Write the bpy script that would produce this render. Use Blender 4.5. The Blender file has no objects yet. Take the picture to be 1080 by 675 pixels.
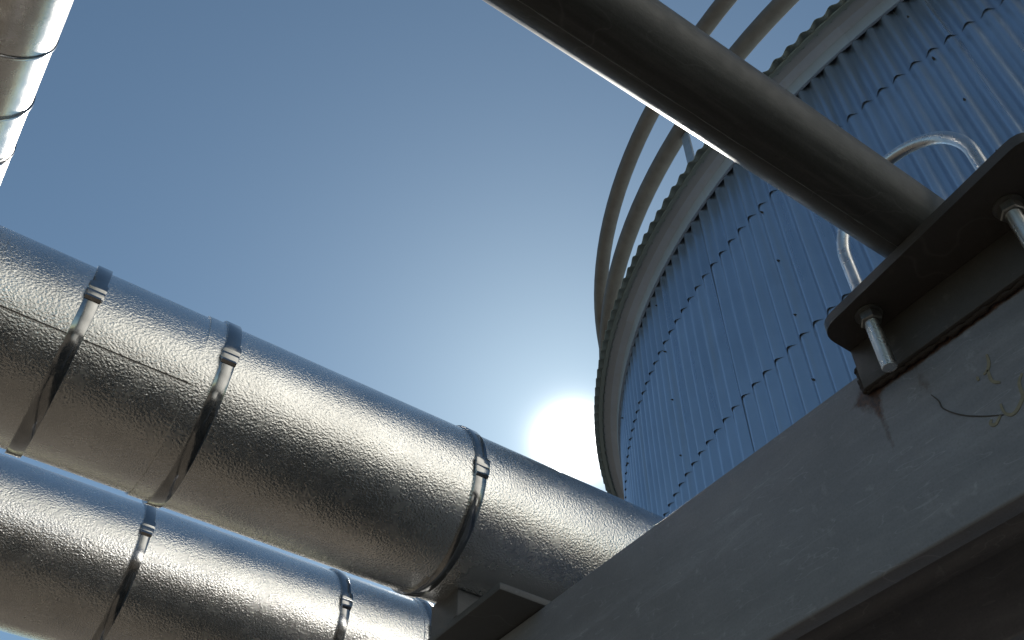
import bpy, bmesh, math, random
from mathutils import Vector, Matrix
random.seed(7)
R_ = math.radians
CZ = 1.6                                   # eye height above the ground
sc = bpy.context.scene
C = sc.collection

# ------------------------------------------------------------------ camera
cam_d = bpy.data.cameras.new('camera'); cam = bpy.data.objects.new('camera', cam_d); C.objects.link(cam)
cam_d.sensor_width = 36.0; cam_d.lens = 1010 / 1080 * 36.0
cam_d.clip_start = 0.02; cam_d.clip_end = 2000
cam.location = (0, 0, CZ)
cam.rotation_euler = (R_(90 + 47.0), 0, R_(55.2 - 90))
sc.camera = cam

# ------------------------------------------------------------------ sky, sun, exposure
SUN = Vector((0.49056663, 0.59421085, 0.63738359)).normalized()
EL = math.asin(SUN.z); AZ = math.atan2(SUN.x, SUN.y)       # clockwise from +Y
w = bpy.data.worlds.new('World'); sc.world = w; w.use_nodes = True
nt = w.node_tree; nt.nodes.clear()
def wn(t, **k):
    n = nt.nodes.new(t)
    for a, b in k.items(): setattr(n, a, b)
    return n
sky = wn('ShaderNodeTexSky', sky_type='NISHITA', sun_disc=False, sun_elevation=EL, sun_rotation=AZ,
         altitude=200, air_density=1.0, dust_density=0.0, ozone_density=0.8)
bg = wn('ShaderNodeBackground'); bg.inputs[1].default_value = 0.0540
tint = wn('ShaderNodeMix', data_type='RGBA', blend_type='MULTIPLY'); tint.inputs['Factor'].default_value = 1.0
tint.inputs['B'].default_value = (0.95, 1.05, 0.99, 1)
nt.links.new(sky.outputs[0], tint.inputs['A']); nt.links.new(tint.outputs['Result'], bg.inputs[0])
# the visible sun: its disc and the bright ring of scattered light close round it
tc = wn('ShaderNodeTexCoord')
dot = wn('ShaderNodeVectorMath', operation='DOT_PRODUCT'); dot.inputs[1].default_value = SUN
nrm = wn('ShaderNodeVectorMath', operation='NORMALIZE')
nt.links.new(tc.outputs['Generated'], nrm.inputs[0]); nt.links.new(nrm.outputs[0], dot.inputs[0])
ac = wn('ShaderNodeMath', operation='ARCCOSINE'); nt.links.new(dot.outputs['Value'], ac.inputs[0])
def falloff(deg, amp):
    m = wn('ShaderNodeMath', operation='MULTIPLY'); m.inputs[1].default_value = -1 / R_(deg); nt.links.new(ac.outputs[0], m.inputs[0])
    e = wn('ShaderNodeMath', operation='EXPONENT'); nt.links.new(m.outputs[0], e.inputs[0])
    a = wn('ShaderNodeMath', operation='MULTIPLY'); a.inputs[1].default_value = amp; nt.links.new(e.outputs[0], a.inputs[0])
    return a
f1 = falloff(0.50, 44.0); f2 = falloff(9.5, 0.42)
def glow(f, col):
    b_ = wn('ShaderNodeBackground'); b_.inputs[0].default_value = (*col, 1); nt.links.new(f.outputs[0], b_.inputs[1]); return b_
def addsh(a, b_):
    n = wn('ShaderNodeAddShader'); nt.links.new(a.outputs[0], n.inputs[0]); nt.links.new(b_.outputs[0], n.inputs[1]); return n
sh = addsh(addsh(bg, glow(f1, (1.0, 0.97, 0.92))), glow(f2, (0.86, 1.0, 0.98)))
out = wn('ShaderNodeOutputWorld'); nt.links.new(sh.outputs[0], out.inputs[0])

sun_d = bpy.data.lights.new('sun', 'SUN'); sun_d.energy = 5.0; sun_d.angle = R_(0.53); sun_d.color = (1.0, 0.95, 0.87)
sun = bpy.data.objects.new('sun', sun_d); C.objects.link(sun); sun.location = (0, 0, 30)
sun.rotation_euler = SUN.to_track_quat('Z', 'Y').to_euler()

vs = sc.view_settings
vs.view_transform = 'Standard'; vs.look = 'None'; vs.gamma = 1.0; vs.use_curve_mapping = False
vs.exposure = 0.75
sc.cycles.use_denoising = True
sc.cycles.use_adaptive_sampling = False
sc.cycles.max_bounces = 10
sc.cycles.sample_clamp_indirect = 6.0

# ------------------------------------------------------------------ materials
def mat(name):
    m = bpy.data.materials.new(name); m.use_nodes = True
    t = m.node_tree; b = t.nodes['Principled BSDF']
    return m, t, b
def N(t, typ, **k):
    n = t.nodes.new(typ)
    for a, b in k.items(): setattr(n, a, b)
    return n
def noise(t, scale, detail=3, rough=0.5, vec=None, dist=0.0):
    n = N(t, 'ShaderNodeTexNoise'); n.inputs['Scale'].default_value = scale
    n.inputs['Detail'].default_value = detail; n.inputs['Roughness'].default_value = rough
    n.inputs['Distortion'].default_value = dist
    if vec: t.links.new(vec, n.inputs['Vector'])
    return n
def ramp(t, src, stops):
    r = N(t, 'ShaderNodeValToRGB'); t.links.new(src, r.inputs[0])
    e = r.color_ramp.elements
    while len(e) < len(stops): e.new(0.5)
    for i, (p, c) in enumerate(stops):
        e[i].position = p; e[i].color = (*c, 1) if len(c) == 3 else c
    return r
def objco(t): return N(t, 'ShaderNodeTexCoord').outputs['Object']
def maprange(t, src, a, b, c, d):
    m = N(t, 'ShaderNodeMapRange'); t.links.new(src, m.inputs[0])
    for i, v in enumerate((a, b, c, d)): m.inputs[i + 1].default_value = v
    return m.outputs[0]

def stucco_material(name, tint=(0.90, 0.89, 0.865), emb=0.8):
    m, t, b = mat(name); v = objco(t)
    b.inputs['Metallic'].default_value = 1.0
    n1 = noise(t, 9, 4, 0.6, v)
    dark = tuple(x * 0.82 for x in tint)
    r = ramp(t, n1.outputs[0], [(0.30, dark), (0.62, tint)])
    t.links.new(r.outputs[0], b.inputs['Base Color'])
    rr = maprange(t, noise(t, 30, 3, 0.6, v).outputs[0], 0.3, 0.7, 0.20, 0.30)
    t.links.new(rr, b.inputs['Roughness'])
    # embossed orange-peel relief
    mp = N(t, 'ShaderNodeMapping'); mp.inputs['Scale'].default_value = (0.8, 1, 1); mp.inputs['Rotation'].default_value = (0.64, 0.41, 0.93); t.links.new(v, mp.inputs[0])
    em = noise(t, 420, 2.0, 0.5, mp.outputs[0], 0.25)
    vo = N(t, 'ShaderNodeTexVoronoi', feature='SMOOTH_F1'); vo.inputs['Scale'].default_value = 360
    t.links.new(mp.outputs[0], vo.inputs['Vector'])
    mx = N(t, 'ShaderNodeMath', operation='MULTIPLY_ADD'); mx.inputs[1].default_value = 0.6
    t.links.new(vo.outputs['Distance'], mx.inputs[0]); t.links.new(em.outputs[0], mx.inputs[2])
    bp = N(t, 'ShaderNodeBump'); bp.inputs['Strength'].default_value = emb; bp.inputs['Distance'].default_value = 0.00085
    t.links.new(mx.outputs[0], bp.inputs['Height'])
    b2 = N(t, 'ShaderNodeBump'); b2.inputs['Strength'].default_value = 0.5; b2.inputs['Distance'].default_value = 0.004
    t.links.new(noise(t, 7, 2, 0.5, v).outputs[0], b2.inputs['Height'])
    t.links.new(b2.outputs[0], bp.inputs['Normal'])
    t.links.new(bp.outputs[0], b.inputs['Normal'])
    return m
M_clad = stucco_material('embossed_aluminium')
M_clad2 = stucco_material('weathered_embossed_aluminium', (0.66, 0.63, 0.59), 0.3)

def metal_material(name, col, rough, wav=0.0006, scale=25, metallic=1.0, rv=0.12):
    m, t, b = mat(name); v = objco(t)
    b.inputs['Metallic'].default_value = metallic
    n1 = noise(t, scale, 4, 0.6, v)
    r = ramp(t, n1.outputs[0], [(0.3, tuple(x * 0.75 for x in col)), (0.65, col)])
    t.links.new(r.outputs[0], b.inputs['Base Color'])
    t.links.new(maprange(t, noise(t, scale * 3, 3, 0.6, v).outputs[0], 0.3, 0.7, rough, rough + rv), b.inputs['Roughness'])
    bp = N(t, 'ShaderNodeBump'); bp.inputs['Strength'].default_value = 0.6; bp.inputs['Distance'].default_value = wav
    t.links.new(noise(t, scale * 1.5, 3, 0.5, v).outputs[0], bp.inputs['Height'])
    t.links.new(bp.outputs[0], b.inputs['Normal'])
    return m
M_band = metal_material('stainless_band', (0.46, 0.46, 0.46), 0.10, 0.0015, 18)
M_galv = metal_material('galvanised_bolt', (0.75, 0.75, 0.75), 0.24, 0.00012, 30)
M_nut = metal_material('dull_nut', (0.30, 0.29, 0.28), 0.40, 0.0004, 120)
M_rail = metal_material('grey_painted_rail', (0.14, 0.128, 0.122), 0.55, 0.0008, 14, 0.0)
M_post = metal_material('zinc_post', (0.40, 0.45, 0.50), 0.40, 0.0006, 14, 0.6)

def sheet_material(name, col, metallic=0.75, rough=0.34):
    m, t, b = mat(name); v = objco(t)
    oi = N(t, 'ShaderNodeObjectInfo')
    n1 = noise(t, 3.0, 5, 0.65, v)
    r = ramp(t, n1.outputs[0], [(0.25, tuple(x * 0.86 for x in col)), (0.7, col)])
    hs = N(t, 'ShaderNodeHueSaturation'); t.links.new(r.outputs[0], hs.inputs['Color'])
    t.links.new(maprange(t, oi.outputs['Random'], 0, 1, 0.90, 1.06), hs.inputs['Value'])
    # faint dust streaks running down the sheet
    mp = N(t, 'ShaderNodeMapping'); mp.inputs['Scale'].default_value = (24, 24, 0.7); t.links.new(v, mp.inputs[0])
    st = noise(t, 1.0, 4, 0.6, mp.outputs[0])
    mxc = N(t, 'ShaderNodeMix', data_type='RGBA'); mxc.inputs['B'].default_value = (0.36, 0.36, 0.36, 1)
    t.links.new(maprange(t, st.outputs[0], 0.55, 0.8, 0, 0.35), mxc.inputs['Factor'])
    t.links.new(hs.outputs[0], mxc.inputs['A']); t.links.new(mxc.outputs['Result'], b.inputs['Base Color'])
    b.inputs['Metallic'].default_value = metallic
    t.links.new(maprange(t, st.outputs[0], 0.3, 0.75, rough, rough + 0.14), b.inputs['Roughness'])
    bp = N(t, 'ShaderNodeBump'); bp.inputs['Strength'].default_value = 0.35; bp.inputs['Distance'].default_value = 0.01
    t.links.new(noise(t, 5, 2, 0.5, v).outputs[0], bp.inputs['Height']); t.links.new(bp.outputs[0], b.inputs['Normal'])
    return m
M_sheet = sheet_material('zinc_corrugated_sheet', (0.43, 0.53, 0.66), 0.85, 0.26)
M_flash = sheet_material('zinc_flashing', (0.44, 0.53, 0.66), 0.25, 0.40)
M_roof = sheet_material('greenish_roof_sheet', (0.27, 0.32, 0.31), 0.3, 0.5)
M_eave = sheet_material('dusty_eave_strip', (0.36, 0.40, 0.45), 0.2, 0.5)
M_tank2 = sheet_material('pale_sunlit_sheet', (0.84, 0.82, 0.77), 0.0, 0.55)
M_screw = metal_material('screw_head', (0.08, 0.08, 0.08), 0.5, 0.0002, 60, 0.3)

def paint_material(name, col, rough=0.42, rust=False):
    m, t, b = mat(name); v = objco(t)
    n1 = noise(t, 6, 6, 0.65, v); n2 = noise(t, 60, 4, 0.6, v)
    base = ramp(t, n1.outputs[0], [(0.28, tuple(x * 0.78 for x in col)), (0.7, col)])
    fin = base.outputs[0]
    # rubbed, scuffed paint
    mx = N(t, 'ShaderNodeMix', data_type='RGBA'); mx.inputs['B'].default_value = (*[min(1, x * 1.7 + 0.02) for x in col], 1)
    t.links.new(maprange(t, n2.outputs[0], 0.62, 0.75, 0, 0.35), mx.inputs['Factor']); t.links.new(fin, mx.inputs['A'])
    fin = mx.outputs['Result']
    fine = noise(t, 420, 3, 0.7, v)
    mf = N(t, 'ShaderNodeMix', data_type='RGBA', blend_type='MULTIPLY'); mf.inputs['Factor'].default_value = 1.0
    t.links.new(fin, mf.inputs['A']); t.links.new(ramp(t, fine.outputs[0], [(0.32, (0.90, 0.90, 0.89)), (0.5, (1, 1, 1)), (0.72, (1.06, 1.06, 1.06))]).outputs[0], mf.inputs['B'])
    fin = mf.outputs['Result']
    # thin scratches: narrow iso-lines of a stretched noise
    mps = N(t, 'ShaderNodeMapping'); mps.inputs['Rotation'].default_value = (0.5, 0.2, 0.3); mps.inputs['Scale'].default_value = (9, 9, 60); t.links.new(v, mps.inputs[0])
    sn = noise(t, 1.0, 2, 0.5, mps.outputs[0])
    ms = N(t, 'ShaderNodeMix', data_type='RGBA'); ms.inputs['B'].default_value = (*[min(1, x * 1.5 + 0.02) for x in col], 1)
    t.links.new(ramp(t, sn.outputs[0], [(0.588, (0, 0, 0)), (0.594, (0.5, 0.5, 0.5)), (0.600, (0, 0, 0))]).outputs[0], ms.inputs['Factor'])
    t.links.new(fin, ms.inputs['A']); fin = ms.outputs['Result']
    if rust:
        # rust bleeding out of the bracket weld, and a few specks
        sep = N(t, 'ShaderNodeSeparateXYZ'); t.links.new(v, sep.inputs[0])
        def gauss(src, c, s):
            a = N(t, 'ShaderNodeMath', operation='SUBTRACT'); a.inputs[1].default_value = c; t.links.new(src, a.inputs[0])
            q = N(t, 'ShaderNodeMath', operation='DIVIDE'); q.inputs[1].default_value = s; t.links.new(a.outputs[0], q.inputs[0])
            p = N(t, 'ShaderNodeMath', operation='MULTIPLY'); t.links.new(q.outputs[0], p.inputs[0]); t.links.new(q.outputs[0], p.inputs[1])
            ng = N(t, 'ShaderNodeMath', operation='MULTIPLY'); ng.inputs[1].default_value = -1; t.links.new(p.outputs[0], ng.inputs[0])
            e = N(t, 'ShaderNodeMath', operation='EXPONENT'); t.links.new(ng.outputs[0], e.inputs[0]); return e.outputs[0]
        def mul(a, c):
            p = N(t, 'ShaderNodeMath', operation='MULTIPLY'); t.links.new(a, p.inputs[0])
            if isinstance(c, (int, float)): p.inputs[1].default_value = c
            else: t.links.new(c, p.inputs[1])
            return p.outputs[0]
        def add(a, c):
            p = N(t, 'ShaderNodeMath', operation='ADD'); t.links.new(a, p.inputs[0]); t.links.new(c, p.inputs[1]); return p.outputs[0]
        y, z = sep.outputs[1], sep.outputs[2]
        spot = mul(gauss(y, 0.374, 0.014), gauss(z, CZ + 0.640, 0.020))
        line = mul(gauss(y, 0.28, 0.12), gauss(z, CZ + 0.641, 0.0045))
        streak = mul(mul(gauss(y, 0.369, 0.0045), gauss(z, CZ + 0.60, 0.04)), 0.6)
        streak2 = mul(mul(gauss(y, 0.318, 0.008), gauss(z, CZ + 0.615, 0.025)), 0.5)
        tot = add(add(spot, line), add(streak, streak2))
        n3 = noise(t, 130, 5, 0.7, v)
        f = maprange(t, mul(tot, n3.outputs[0]), 0.16, 0.40, 0, 0.9)
        rc = ramp(t, noise(t, 200, 3, 0.6, v).outputs[0], [(0.35, (0.030, 0.016, 0.010)), (0.65, (0.13, 0.055, 0.025))])
        m2 = N(t, 'ShaderNodeMix', data_type='RGBA'); t.links.new(f, m2.inputs['Factor'])
        t.links.new(fin, m2.inputs['A']); t.links.new(rc.outputs[0], m2.inputs['B']); fin = m2.outputs['Result']
    t.links.new(fin, b.inputs['Base Color'])
    t.links.new(maprange(t, n2.outputs[0], 0.3, 0.7, rough, rough + 0.15), b.inputs['Roughness'])
    bp = N(t, 'ShaderNodeBump'); bp.inputs['Strength'].default_value = 0.5; bp.inputs['Distance'].default_value = 0.0006
    t.links.new(noise(t, 90, 5, 0.7, v).outputs[0], bp.inputs['Height']); t.links.new(bp.outputs[0], b.inputs['Normal'])
    return m
M_beam = paint_material('blue_grey_primer', (0.255, 0.258, 0.285), 0.40, True)
def streaks(m, sc3, amt):
    t = m.node_tree; b = t.nodes['Principled BSDF']; v = objco(t)
    mp = N(t, 'ShaderNodeMapping'); mp.inputs['Scale'].default_value = sc3; t.links.new(v, mp.inputs[0])
    st = noise(t, 1.0, 6, 0.7, mp.outputs[0])
    src = b.inputs['Base Color'].links[0].from_socket
    mx = N(t, 'ShaderNodeMix', data_type='RGBA', blend_type='MULTIPLY'); mx.inputs['Factor'].default_value = 1.0
    r = ramp(t, st.outputs[0], [(0.30, (1 - amt,) * 3), (0.52, (1, 1, 1)), (0.68, (1 + amt * 1.6,) * 3)])
    t.links.new(src, mx.inputs['A']); t.links.new(r.outputs[0], mx.inputs['B']); t.links.new(mx.outputs['Result'], b.inputs['Base Color'])
    rs = b.inputs['Roughness'].links[0].from_socket
    ad = N(t, 'ShaderNodeMath', operation='ADD'); t.links.new(rs, ad.inputs[0])
    t.links.new(maprange(t, st.outputs[0], 0.3, 0.7, -0.08, 0.12), ad.inputs[1]); t.links.new(ad.outputs[0], b.inputs['Roughness'])
streaks(M_beam, (12, 5, 26), 0.14)
M_bracket = paint_material('dark_bracket_paint', (0.070, 0.062, 0.057), 0.45)
M_steelpipe = paint_material('dark_grey_pipe_paint', (0.072, 0.073, 0.072), 0.44)
streaks(M_steelpipe, (4, 55, 55), 0.45)
M_shoe = paint_material('shoe_plate_paint', (0.11, 0.113, 0.118), 0.45)
M_weld = metal_material('rusty_weld', (0.040, 0.027, 0.021), 0.7, 0.002, 150, 0.0)
M_run = metal_material('brown_run', (0.085, 0.070, 0.060), 0.6, 0.0003, 150, 0.0)
M_seam = metal_material('bright_weld_seam', (0.22, 0.22, 0.21), 0.30, 0.001, 130, 0.6)
M_chalk = metal_material('yellow_marker', (0.30, 0.27, 0.20), 0.8, 0.0002, 200, 0.0)
M_inner = metal_material('dark_tank_inside', (0.05, 0.05, 0.05), 0.8, 0.0002, 5, 0.0)

mg, t, b = mat('gravel_ground'); v = objco(t)
g1 = noise(t, 0.35, 5, 0.6, v); g2 = noise(t, 40, 4, 0.7, v)
r1 = ramp(t, g1.outputs[0], [(0.3, (0.055, 0.046, 0.036)), (0.7, (0.108, 0.090, 0.070))])
mxg = N(t, 'ShaderNodeMix', data_type='RGBA', blend_type='MULTIPLY'); mxg.inputs['Factor'].default_value = 0.7
t.links.new(r1.outputs[0], mxg.inputs['A']); t.links.new(ramp(t, g2.outputs[0], [(0.3, (0.45, 0.45, 0.45)), (0.7, (1, 1, 1))]).outputs[0], mxg.inputs['B'])
t.links.new(mxg.outputs['Result'], b.inputs['Base Color']); b.inputs['Roughness'].default_value = 0.95
bp = N(t, 'ShaderNodeBump'); bp.inputs['Distance'].default_value = 0.03; t.links.new(g2.outputs[0], bp.inputs['Height']); t.links.new(bp.outputs[0], b.inputs['Normal'])

# ------------------------------------------------------------------ helpers
def link(name, me, m, parent=None, smooth=False, sharp=None):
    if isinstance(me, bmesh.types.BMesh):
        bm = me; me = bpy.data.meshes.new(name)
        bmesh.ops.recalc_face_normals(bm, faces=bm.faces)
        bm.to_mesh(me); bm.free()
    if not me.materials: me.materials.append(m)
    if smooth:
        for p in me.polygons: p.use_smooth = True
        if sharp: me.set_sharp_from_angle(angle=R_(sharp))
    o = bpy.data.objects.new(name, me); C.objects.link(o)
    if parent: o.parent = parent
    return o
def thing(name, label, cat, loc=(0, 0, 0), group=None):
    o = bpy.data.objects.new(name, None); C.objects.link(o); o.location = loc
    o['label'] = label; o['category'] = cat
    if group: o['group'] = group
    o.empty_display_size = 0.1
    return o
def grid_mesh(name, rows):
    """rows: list of equal-length point lists -> quads between them"""
    vv, ff = [], []; n = len(rows[0])
    for r in rows: vv += [tuple(p) for p in r]
    for i in range(len(rows) - 1):
        for j in range(n - 1):
            a = i * n + j; ff.append((a, a + 1, a + 1 + n, a + n))
    me = bpy.data.meshes.new(name); me.from_pydata(vv, [], ff); me.update(); return me
def box(bm, lo, hi, bev=0.0, seg=2):
    lo, hi = Vector(lo), Vector(hi)
    r = bmesh.ops.create_cube(bm, size=1.0)
    bmesh.ops.scale(bm, vec=hi - lo, verts=r['verts']); bmesh.ops.translate(bm, vec=(lo + hi) / 2, verts=r['verts'])
    if bev:
        es = list({e for v in r['verts'] for e in v.link_edges})
        bmesh.ops.bevel(bm, geom=es, offset=bev, segments=seg, affect='EDGES', profile=0.5)
def prism(bm, pts, axis, a, b):
    """polygon pts (2D) extruded along axis from a to b"""
    def P(p, s):
        return {'x': (s, p[0], p[1]), 'y': (p[0], s, p[1]), 'z': (p[0], p[1], s)}[axis]
    A = [bm.verts.new(P(p, a)) for p in pts]; B = [bm.verts.new(P(p, b)) for p in pts]
    bm.faces.new(A); bm.faces.new(B[::-1]); n = len(pts)
    for i in range(n): bm.faces.new((A[i], B[i], B[(i + 1) % n], A[(i + 1) % n]))
def tube(bm, pts, rad, seg=16, closed=False, caps=True):
    pts = [Vector(p) for p in pts]; n = len(pts); rings = []
    rad = rad if isinstance(rad, (list, tuple)) else [rad] * n
    up = None
    for i, p in enumerate(pts):
        a = pts[i - 1] if (i > 0 or closed) else p; c = pts[(i + 1) % n] if (i < n - 1 or closed) else p
        d = (c - a).normalized()
        if up is None: up = d.orthogonal().normalized()
        up = (up - d * up.dot(d)).normalized(); s = d.cross(up)
        rings.append([bm.verts.new(p + (up * math.cos(2 * math.pi * k / seg) + s * math.sin(2 * math.pi * k / seg)) * rad[i]) for k in range(seg)])
    m = n if closed else n - 1
    for i in range(m):
        A, B = rings[i], rings[(i + 1) % n]
        for k in range(seg): bm.faces.new((A[k], A[(k + 1) % seg], B[(k + 1) % seg], B[k]))
    if caps and not closed: bm.faces.new(rings[0][::-1]); bm.faces.new(rings[-1])
def pol(R, a, z): return (R * math.cos(R_(a)), R * math.sin(R_(a)), z)

# ------------------------------------------------------------------ ground
bm = bmesh.new(); bmesh.ops.create_grid(bm, x_segments=20, y_segments=20, size=200)
g = link('ground', bm, mg); g['kind'] = 'structure'

# ------------------------------------------------------------------ corrugated tank
TX, TY, TR = 5.9666, 1.0422, 3.640
NC, NS, PER = 300, 25, 12                   # corrugations, sheets round, corrugations per sheet
PITCH = 360 / NC
tank = thing('storage_tank', 'tall round corrugated steel tank with guard rail round its roof', 'tank', (TX, TY, 0))
A0 = 159.3 - 14.4 / 2                       # a screw line falls on the middle of each sheet
def corr(a): return math.cos(2 * math.pi * a / PITCH)
def course_mesh(z0, z1, name):
    """one corrugated sheet, from -lap to 12 corrugations; lower edge kicked out over the sheet below"""
    rows = []
    lv = [(z0 - 0.030, 0.0012, 0.0142), (z0 - 0.0295, 0.0012, 0.0142), (z0 + 0.05, 0.0010, 0.0138), ((z0 + z1) / 2, 0.0, 0.0138), (z1 + 0.02, -0.003, 0.0095)]
    for z, dr, am in lv:
        row = []
        for k in range(PER * 12 + 13):
            a = -PITCH * 0.5 + k * PITCH / 12
            lap = 0.0016 * max(0, min(1, (a / PITCH - (PER - 0.95)) / 0.4)) - 0.0010 * max(0, min(1, (0.6 - a / PITCH) / 0.4))
            row.append(pol(TR + dr + lap + am * corr(a), a, z))
        rows.append(row)
    # returned lower edge gives the sheet its thickness
    z, dr, am = lv[0]
    rows.insert(0, [pol(TR + dr - 0.0012 + am * corr(-PITCH * 0.5 + k * PITCH / 12), -PITCH * 0.5 + k * PITCH / 12, z) for k in range(PER * 12 + 13)])
    return grid_mesh(name, rows)
seams = [CZ + 4.01, CZ + 3.48, CZ + 2.65, CZ + 1.82, CZ + 0.99, CZ + 0.16, CZ - 0.67, 0.06]
for ci in range(len(seams) - 1):
    me = course_mesh(seams[ci + 1], seams[ci], 'wall_sheet')
    for k in range(NS):
        o = link('wall_sheet', me, M_sheet, tank, True, 50)
        o.rotation_euler.z = R_(A0 + k * 14.4)
# screws up the middle of each sheet
bm = bmesh.new()
for k in range(NS):
    for z in (3.74, 3.395, 3.065, 2.73, 2.40, 2.07, 1.73, 1.40):
        a = A0 + k * 14.4 + 7.2 + random.uniform(-0.12, 0.12)
        p = Vector(pol(TR + 0.013, a, CZ + z + random.uniform(-0.015, 0.015)))
        d = Vector(pol(1, a, 0))
        tube(bm, [p - d * 0.012, p, p + d * 0.004, p + d * 0.0041, p + d * 0.010], [0.0048, 0.0048, 0.0048, 0.003, 0.002], 6)
o = link('screw', bm, M_screw, tank); o['kind'] = 'stuff'
# flat flashing under the eave, in twelve lengths that lap
def ring_strip(name, prof, a0, a1, step, m, parent):
    rows = [[pol(r, a0 + (a1 - a0) * k / step, z) for k in range(step + 1)] for r, z in prof]
    return link(name, grid_mesh(name, rows), m, parent, True, 30)
for k in range(12):
    e = 0.0012 * (k % 2)
    ring_strip('flashing', [(3.644 + e, CZ + 3.866), (3.660 + e, CZ + 3.862), (3.661 + e, CZ + 3.868), (3.664 + e, CZ + 3.938), (3.676 + e, CZ + 3.944), (3.705 + e, CZ + 3.955)],
               k * 30 + 4, k * 30 + 34.3, 24, M_flash, tank)
ring_strip('eave_strip', [(3.690, CZ + 3.951), (3.742, CZ + 3.962), (3.744, CZ + 3.976)], 0, 360, 300, M_eave, tank)
rows = []
for r, z, am in [(3.800, 3.950, 0.0135), (3.802, 3.9515, 0.0135), (3.70, 3.984, 0.0125), (2.6, 4.12, 0.009), (0.9, 4.33, 0.004), (0.02, 4.42, 0.0)]:
    rows.append([(r * math.cos(a_), r * math.sin(a_), CZ + z + am * math.cos(NC * a_)) for a_ in [2 * math.pi * k / (NC * 8) for k in range(NC * 8 + 1)]])
o = link('roof', grid_mesh('roof', rows), M_roof, tank, True, 60)
ring_strip('roof_edge_trim', [(3.750, CZ + 3.946), (3.770, CZ + 3.944), (3.772, CZ + 3.950)], 0, 360, 300, M_roof, tank)
# guard rail
rail = bpy.data.objects.new('guard_rail', None); C.objects.link(rail); rail.parent = tank
for z in (5.06, 4.52):
    bm = bmesh.new(); tube(bm, [pol(3.685, a, CZ + z) for a in range(0, 360, 2)], 0.049, 14, closed=True)
    link('rail', bm, M_rail, rail, True)
for k in range(12):
    a = 168.7 + 30 * k
    bm = bmesh.new(); box(bm, (-0.006, -0.030, 0), (0.006, 0.030, 1.06), 0.002, 1)
    box(bm, (-0.05, -0.05, -0.012), (0.05, 0.05, -0.001))
    o = link('post', bm, M_post, rail); o.location = pol(3.675, a, CZ + 3.995); o.rotation_euler.z = R_(a)
bm = bmesh.new()
bmesh.ops.create_cone(bm, cap_ends=True, segments=48, radius1=3.85, radius2=3.85, depth=0.12)
o = link('base_slab', bm, mg, tank); o.location.z = 0.02

# a second tank behind the camera, lit full on by the sun: the bright band mirrored in the pipes
t2 = thing('storage_tank', 'big pale sunlit tank mirrored as the bright band along the clad pipes', 'tank', (3.5, -15.5, 0))
R2, H2, NK = 7.0, 13.5, 24
for ci in range(6):
    z0, z1 = H2 * ci / 6 + 0.01, H2 * (ci + 1) / 6
    rows = []
    for z, dr in [(z0, 0.012), (z0 + 0.02, 0.014), (z1 - 0.02, 0.002), (z1 + 0.02, 0.0)]:
        rows.append([((R2 + dr) * math.cos(a_), (R2 + dr) * math.sin(a_), z) for a_ in [2 * math.pi * k / 120 for k in range(121)]])
    link('shell_course', grid_mesh('shell_course', rows), M_tank2, t2, True, 40)
bm = bmesh.new(); bmesh.ops.create_cone(bm, cap_ends=True, segments=96, radius1=R2 + 0.15, radius2=0.1, depth=1.2)
o = link('roof', bm, M_tank2, t2); o.location.z = H2 + 0.62

# ------------------------------------------------------------------ clad pipes
def clad_section(u0, u1, r, seam, name='cladding'):
    """cladding sheet rolled round the local X axis; its free edge laps over at angle seam (deg, from +Y towards +Z)"""
    angs = []; a = seam - 12
    while a < seam + 360 - 1e-6: angs.append(a); a += 3.0
    angs.append(seam + 360)
    def rad(a):
        tt = max(0, (a - (seam + 360 - 34)) / 22); return r + 0.0028 * min(1, tt) ** 0.8
    n = max(2, int((u1 - u0) / 0.06)); rows = []
    for a in angs:
        R = rad(a); rows.append([(u0 + (u1 - u0) * k / n, R * math.cos(R_(a)), R * math.sin(R_(a))) for k in range(n + 1)])
    R = r - 0.0002; a = seam + 360
    rows.append([(u0 + (u1 - u0) * k / n, R * math.cos(R_(a)), R * math.sin(R_(a))) for k in range(n + 1)])
    # turned-in ends of the sheet
    for rw, sg in ((rows, 1),):
        for i, row in enumerate(rw):
            p0, p1 = Vector(row[0]), Vector(row[-1])
            f = 1 - 0.004 / max(0.01, math.hypot(p0.y, p0.z))
            row.insert(0, (p0.x + 0.0006, p0.y * f, p0.z * f)); row.append((p1.x - 0.0006, p1.y * f, p1.z * f))
    return grid_mesh(name, rows)
def band_mesh(r, wd, wave=0.0007, seed=1):
    rnd = random.Random(seed); ph = [rnd.uniform(0, 6.28) for _ in range(4)]
    def rr(a): return r + wave * (math.sin(5 * a + ph[0]) * 0.5 + math.sin(11 * a + ph[1]) * 0.3 + math.sin(17 * a + ph[2]) * 0.3)
    prof = [(-wd / 2, -0.004), (-wd / 2, 0.0004), (-wd / 2 + 0.0004, 0.0007), (wd / 2 - 0.0004, 0.0007), (wd / 2, 0.0004), (wd / 2, -0.004)]
    rows = []
    for k in range(145):
        a = 2 * math.pi * k / 144
        rows.append([(x, (rr(a) + d) * math.cos(a), (rr(a) + d) * math.sin(a)) for x, d in prof])
    return grid_mesh('band', rows)
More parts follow.
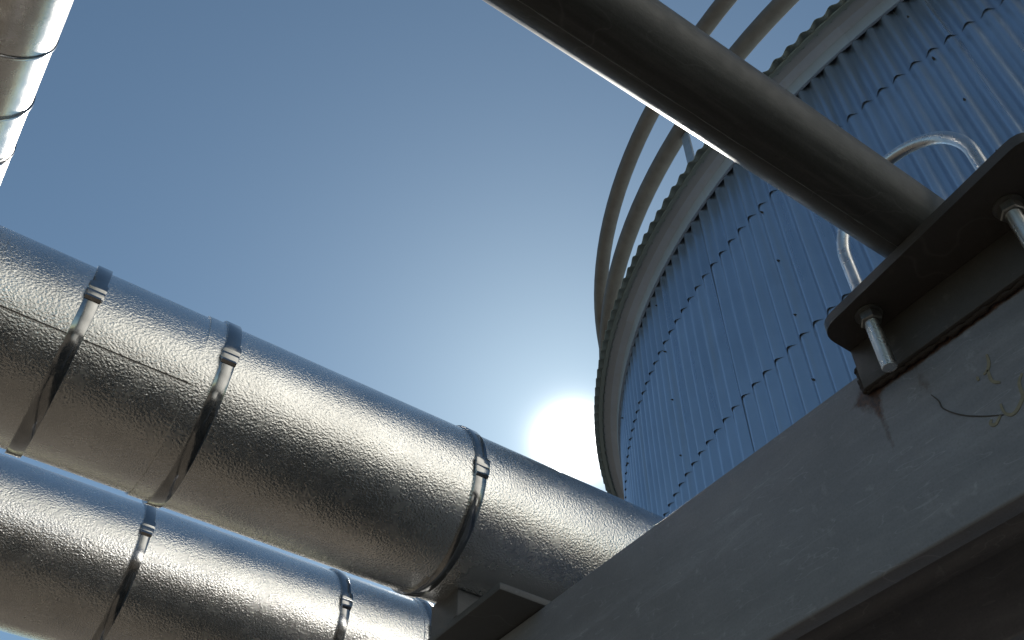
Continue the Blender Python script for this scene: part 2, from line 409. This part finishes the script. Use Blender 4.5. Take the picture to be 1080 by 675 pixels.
def clip_mesh(r, a0, a1, wd):
    """wing seal: a small folded box over the band with a raised tail"""
    rows = []; n = 14
    for k in range(n + 1):
        a = a0 + (a1 - a0) * k / n; s = k / n
        hh = 0.0027 if 0.05 < s < 0.95 else 0.0
        if 0.44 < s < 0.52: hh -= 0.0012
        if s >= 0.86: hh += 0.0016 * (1 if s < 0.97 else 0)
        ww = wd * (0.5 if 0.1 < s < 0.8 else 0.43)
        prof = [(-ww, -0.001), (-ww, hh * 0.8), (-ww + 0.002, hh), (ww - 0.002, hh), (ww, hh * 0.8), (ww, -0.001)]
        rows.append([(x, (r + 0.001 + d) * math.cos(R_(a)), (r + 0.001 + d) * math.sin(R_(a))) for x, d in prof])
    return grid_mesh('clip', rows)
def band_clip(pipe, u, r, ca, wd=0.019, wave=0.0002):
    bd = link('band', band_mesh(r + 0.0026, wd, wave, int(u * 1000) % 977), M_band, pipe, True, 40); bd.location.x = u; bd.rotation_euler = (0, random.uniform(-.008, .008), random.uniform(-.010, .010))
    cl = link('clip', clip_mesh(r + 0.0029, ca - 7.5, ca + 7.5, wd * 1.22), M_band, bd, True, 35)
    return bd
GP = 'aluminium clad pipes'
PR = 0.125
# nearer of the pair
p1 = thing('insulated_pipe', 'embossed aluminium clad pipe with three steel bands, nearer of the parallel pair', 'pipe', (0, 1.0403, CZ + 0.8559), GP)
for u0, u1, r, sm in ((-2.6, -0.86, PR + 0.0012, 310), (-0.88, 0.19, PR, 205), (0.166, 1.22, PR + 0.0022, 262), (1.20, 2.33, PR, 250)):
    link('cladding', clad_section(u0, u1, r, sm), M_clad, p1, True, 45)
for u, ca, w_ in ((0.023, 175, 0.0185), (0.199, 179, 0.0185), (0.580, 182, 0.0185), (1.22, 170, 0.019), (1.80, 178, 0.019), (-0.42, 170, 0.019), (-0.85, 176, 0.019), (-1.5, 180, 0.019)):
    band_clip(p1, u, PR + (0.0026 if u > 0.17 and u < 1.21 else 0.0008), ca, w_)
bm = bmesh.new(); tube(bm, [(2.29, 0, 0), (2.325, 0, 0)], 0.165, 40); link('end_collar', bm, M_clad2, p1, True, 40)
# farther of the pair
p2 = thing('insulated_pipe', 'embossed aluminium clad pipe half hidden below the nearer clad pipe', 'pipe', (0, 1.524, CZ + 0.8720), GP)
for u0, u1, r, sm in ((-2.6, -1.0, PR + 0.0012, 270), (-1.02, 0.80, PR, 268), (0.78, 2.35, PR + 0.002, 262)):
    link('cladding', clad_section(u0, u1, r, sm), M_clad, p2, True, 45)
for u, ca in ((0.258, 168), (0.618, 172), (0.80, 172), (1.5, 170), (-0.15, 172), (-0.6, 172), (-1.0, 170), (-1.7, 170)):
    band_clip(p2, u, PR + (0.0008 if u < 0.7 else 0.0028), ca, 0.0165)
bm = bmesh.new(); tube(bm, [(2.29, 0, 0), (2.345, 0, 0)], 0.165, 40); link('end_collar', bm, M_clad2, p2, True, 40)
# crossing pipe overhead
p3 = thing('insulated_pipe', 'aluminium clad pipe crossing overhead, sun blazing along its edge', 'pipe', (-0.385, 0, CZ + 1.963), GP)
p3.rotation_euler.z = R_(90)
for u0, u1, r, sm in ((-2.5, -0.6, PR, 20), (-0.62, 1.40, PR + 0.0015, 150), (1.385, 1.745, PR, 150), (1.73, 3.4, PR + 0.0015, 150)):
    link('cladding', clad_section(u0, u1, r, sm), M_clad2, p3, True, 45)
for u, ca in ((-0.62, 20), (0.35, 20), (1.405, 20), (1.585, 20), (1.745, 20), (2.4, 20)):
    band_clip(p3, u, PR + 0.0008, ca, 0.008)

# ------------------------------------------------------------------ support beam: H section lying on its side
BX, BT, BB, BD = 0.690, CZ + 0.673, CZ + 0.4637, 0.90
Y0, Y1 = -1.6, 2.5
beam = thing('support_beam', 'blue grey painted steel H beam carrying the pipes, rust stained under its bracket', 'beam', (0, 0, 0))
for x0, x1 in ((BX, BX + 0.022), (BD - 0.022, BD)):
    bm = bmesh.new(); box(bm, (x0, Y0, BB), (x1, Y1, BT), 0.0030, 3); link('flange', bm, M_beam, beam, True, 30)
bm = bmesh.new(); zc = (BT + BB) / 2; fr = 0.016; pts = []
xa, xb = BX + 0.0225, BD - 0.0225
def arc(cx, cz, a0, a1): return [(cx + fr * math.cos(R_(a0 + (a1 - a0) * k / 5)), cz + fr * math.sin(R_(a0 + (a1 - a0) * k / 5))) for k in range(6)]
hw = 0.0065
pts += arc(xa + fr, zc + hw + fr, 180, 270) + arc(xb - fr, zc + hw + fr, 270, 360)
pts += arc(xb - fr, zc - hw - fr, 0, 90) + arc(xa + fr, zc - hw - fr, 90, 180)
prism(bm, pts, 'y', Y0, Y1); link('web', bm, M_beam, beam, True, 40)
# end posts that carry the beam (below and beside the picture)
for y in (-1.45, 2.35):
    bm = bmesh.new(); box(bm, (0.72, y - 0.07, 0.0), (0.87, y + 0.07, BB - 0.001), 0.004, 2)
    box(bm, (0.66, y - 0.13, 0.0), (0.93, y + 0.13, 0.018))
    link('column', bm, M_beam, beam)
# angle bracket welded on the beam face
def rounded(pts, radii, n=6):
    o = []
    for i, p in enumerate(pts):
        r = radii[i]
        if not r: o.append(p); continue
        P = Vector(p).to_2d(); A = (Vector(pts[i - 1]).to_2d() - P).normalized(); B = (Vector(pts[(i + 1) % len(pts)]).to_2d() - P).normalized()
        for k in range(n + 1):
            s = k / n; a = P + A * r * (1 - s); b_ = P + B * r * s
            q = a.lerp(b_, s); o.append((q.x, q.y))
    return o
br = bpy.data.objects.new('angle_bracket', None); C.objects.link(br); br.parent = beam
br['label'] = 'dark angle iron bracket with rusty welded edge'
bm = bmesh.new()
prism(bm, rounded([(0.604, 0.108), (0.6895, 0.108), (0.6895, 0.372), (0.636, 0.372)], [0.022, 0, 0, 0.022]), 'z', CZ + 0.6965, CZ + 0.7085)
bmesh.ops.bevel(bm, geom=[e for e in bm.edges if e.calc_face_angle(0) > 1.2], offset=0.0015, segments=2, affect='EDGES')
link('ledge', bm, M_bracket, br, True, 35)
bm = bmesh.new(); box(bm, (0.6795, 0.109, CZ + 0.643), (0.6897, 0.3712, CZ + 0.6968), 0.0015, 2); link('upright', bm, M_bracket, br, True, 35)
bm = bmesh.new(); rnd = random.Random(3); pp = []; rr_ = []
for k in range(70):
    pp.append((0.6865 + rnd.uniform(-.001, .001), 0.372 - 0.262 * k / 69, CZ + 0.6425 + rnd.uniform(-.0012, .0008))); rr_.append(0.0024 + rnd.uniform(-.0012, .0014))
tube(bm, pp, rr_, 8)
pp = [(0.6868 + rnd.uniform(-.001, .001), 0.373 + rnd.uniform(-.001, .001), CZ + 0.643 + 0.032 * k / 12) for k in range(13)]
tube(bm, pp, [0.0045 + rnd.uniform(-.0012, .0014) for _ in pp], 8)
link('weld', bm, M_weld, br, True)
# marker strokes on the beam face (unreadable scrawl)
def ribbon(pts, wd):
    bm = bmesh.new(); pts = [Vector(p) for p in pts]; P = []
    for i in range(len(pts) - 1):
        for k in range(4):
            p0 = pts[max(i - 1, 0)]; p1_ = pts[i]; p2_ = pts[i + 1]; p3_ = pts[min(i + 2, len(pts) - 1)]; s = k / 4
            P.append(0.5 * ((2 * p1_) + (p2_ - p0) * s + (2 * p0 - 5 * p1_ + 4 * p2_ - p3_) * s * s + (3 * p1_ - p0 - 3 * p2_ + p3_) * s ** 3))
    P.append(pts[-1])
    L, Rr = [], []
    for i, p in enumerate(P):
        d = (P[min(i + 1, len(P) - 1)] - P[max(i - 1, 0)]).normalized(); n = Vector((-d.y, d.x)); h = wd * (0.55 + 0.45 * math.sin(math.pi * (i + 0.6) / len(P))) / 2
        L.append(p + n * h); Rr.append(p - n * h)
    poly = [(q.x, q.y) for q in L + Rr[::-1]]
    va = [bm.verts.new((BX - 0.0008, a, CZ + b_)) for a, b_ in [(q.x, q.y) for q in L]]
    vb = [bm.verts.new((BX - 0.0008, a, CZ + b_)) for a, b_ in [(q.x, q.y) for q in Rr]]
    wa = [bm.verts.new((BX + 0.0004, q.x, CZ + q.y)) for q in L]; wb = [bm.verts.new((BX + 0.0004, q.x, CZ + q.y)) for q in Rr]
    for i in range(len(L) - 1):
        bm.faces.new((va[i], va[i + 1], vb[i + 1], vb[i])); bm.faces.new((va[i], wa[i], wa[i + 1], va[i + 1])); bm.faces.new((vb[i], vb[i + 1], wb[i + 1], wb[i]))
    return bm
for st, wd in (([(.254, .6008), (.2554, .5923), (.2593, .586), (.2643, .5842)], .0030), ([(.2593, .586), (.2602, .5736), (.2542, .5671)], .0030),
               ([(.2715, .5842), (.2690, .5838)], .0045), ([(.2347, .5628), (.2405, .5566), (.2423, .5472), (.2438, .5413), (.2556, .5328), (.2625, .5377), (.2625, .5482)], .0032),
               ([(.2665, .5389), (.2735, .5335), (.2775, .5364), (.2753, .54)], .0030)):
    link('marker_stroke', ribbon(st, wd), M_chalk, beam)
link('paint_run', ribbon([(.3153, .5987), (.311, .5878), (.3099, .5777), (.298, .5617), (.2813, .5479), (.2642, .5373)], .0012), M_run, beam)

# ------------------------------------------------------------------ dark steel pipe and its U-bolt
PY, PZ, PQ = 0.2470, CZ + 0.7468, 0.0380
sp = thing('steel_pipe', 'dark painted steel pipe slanting across the top right, held by a U bolt', 'pipe', (0, PY + 0.655 * math.tan(R_(0.7)), PZ))
sp.rotation_euler.z = R_(-0.7)
bm = bmesh.new(); tube(bm, [(-1.6 + 0.05 * k, 0, 0) for k in range(int((2.42 + 1.6) / 0.05) + 1)], PQ, 64)
link('barrel', bm, M_steelpipe, sp, True, 40)
bm = bmesh.new(); rnd = random.Random(5)
tube(bm, [(-1.6 + 0.01 * k, PQ * math.cos(R_(286)) * 0.995, PQ * math.sin(R_(286)) * 0.995) for k in range(230)], [0.0007 + rnd.uniform(-.0004, .0003) for _ in range(230)], 6)
link('weld_seam', bm, M_seam, sp, True)
ub = thing('u_bolt', 'shiny galvanised U bolt clamping the dark pipe to the bracket', 'u bolt', (0.655, 0.2455, CZ + 0.6965))
UR = 0.0800; pts = [(0, UR, -0.074), (0, UR, 0.0), (0, UR, 0.085)] + [(0, UR * math.cos(R_(a)), 0.085 + UR * math.sin(R_(a))) for a in range(6, 175, 6)] + [(0, -UR, 0.085), (0, -UR, 0.0), (0, -UR, -0.074)]
bm = bmesh.new(); tube(bm, pts, 0.0068, 18); link('rod', bm, M_galv, ub, True, 50)
for s in (1, -1):
    bm = bmesh.new()
    for k in range(34):                       # thread rings on the free ends
        z = -0.0735 + k * 0.0018
        tube(bm, [(0, s * UR, z - 0.0008), (0, s * UR, z), (0, s * UR, z + 0.0008)], [0.0064, 0.0073, 0.0064], 14, caps=False)
    link('thread', bm, M_galv, ub, True)
    bm = bmesh.new(); tube(bm, [(0, s * UR, -0.0135), (0, s * UR, -0.0122), (0, s * UR, -0.0042), (0, s * UR, -0.0030)], [0.0100, 0.0112, 0.0112, 0.0105], 6); nu = link('nut', bm, M_nut, ub)
    bm = bmesh.new(); tube(bm, [(0, s * UR, -0.0029), (0, s * UR, -0.0006)], 0.0135, 24); link('washer', bm, M_nut, ub, True, 40)

# ------------------------------------------------------------------ pipe shoe under the clad pair
ps = thing('pipe_shoe', 'grey steel shoe plate on the beam beneath the two clad pipes', 'pipe support', (0.62, 0.92, BT + 0.002))
bm = bmesh.new(); box(bm, (0, 0, 0), (0.30, 0.78, 0.011), 0.0015, 2); link('base_plate', bm, M_shoe, ps, True, 35)
for y in (0.105, 0.600):
    bm = bmesh.new(); box(bm, (0.0, y, 0.0112), (0.28, y + 0.010, 0.075), 0.001, 1); link('shoe_web', bm, M_shoe, ps)
    bm = bmesh.new(); box(bm, (0.002, y + 0.0102, 0.0114), (0.012, y + 0.075, 0.062), 0.001, 1); link('gusset', bm, M_shoe, ps)
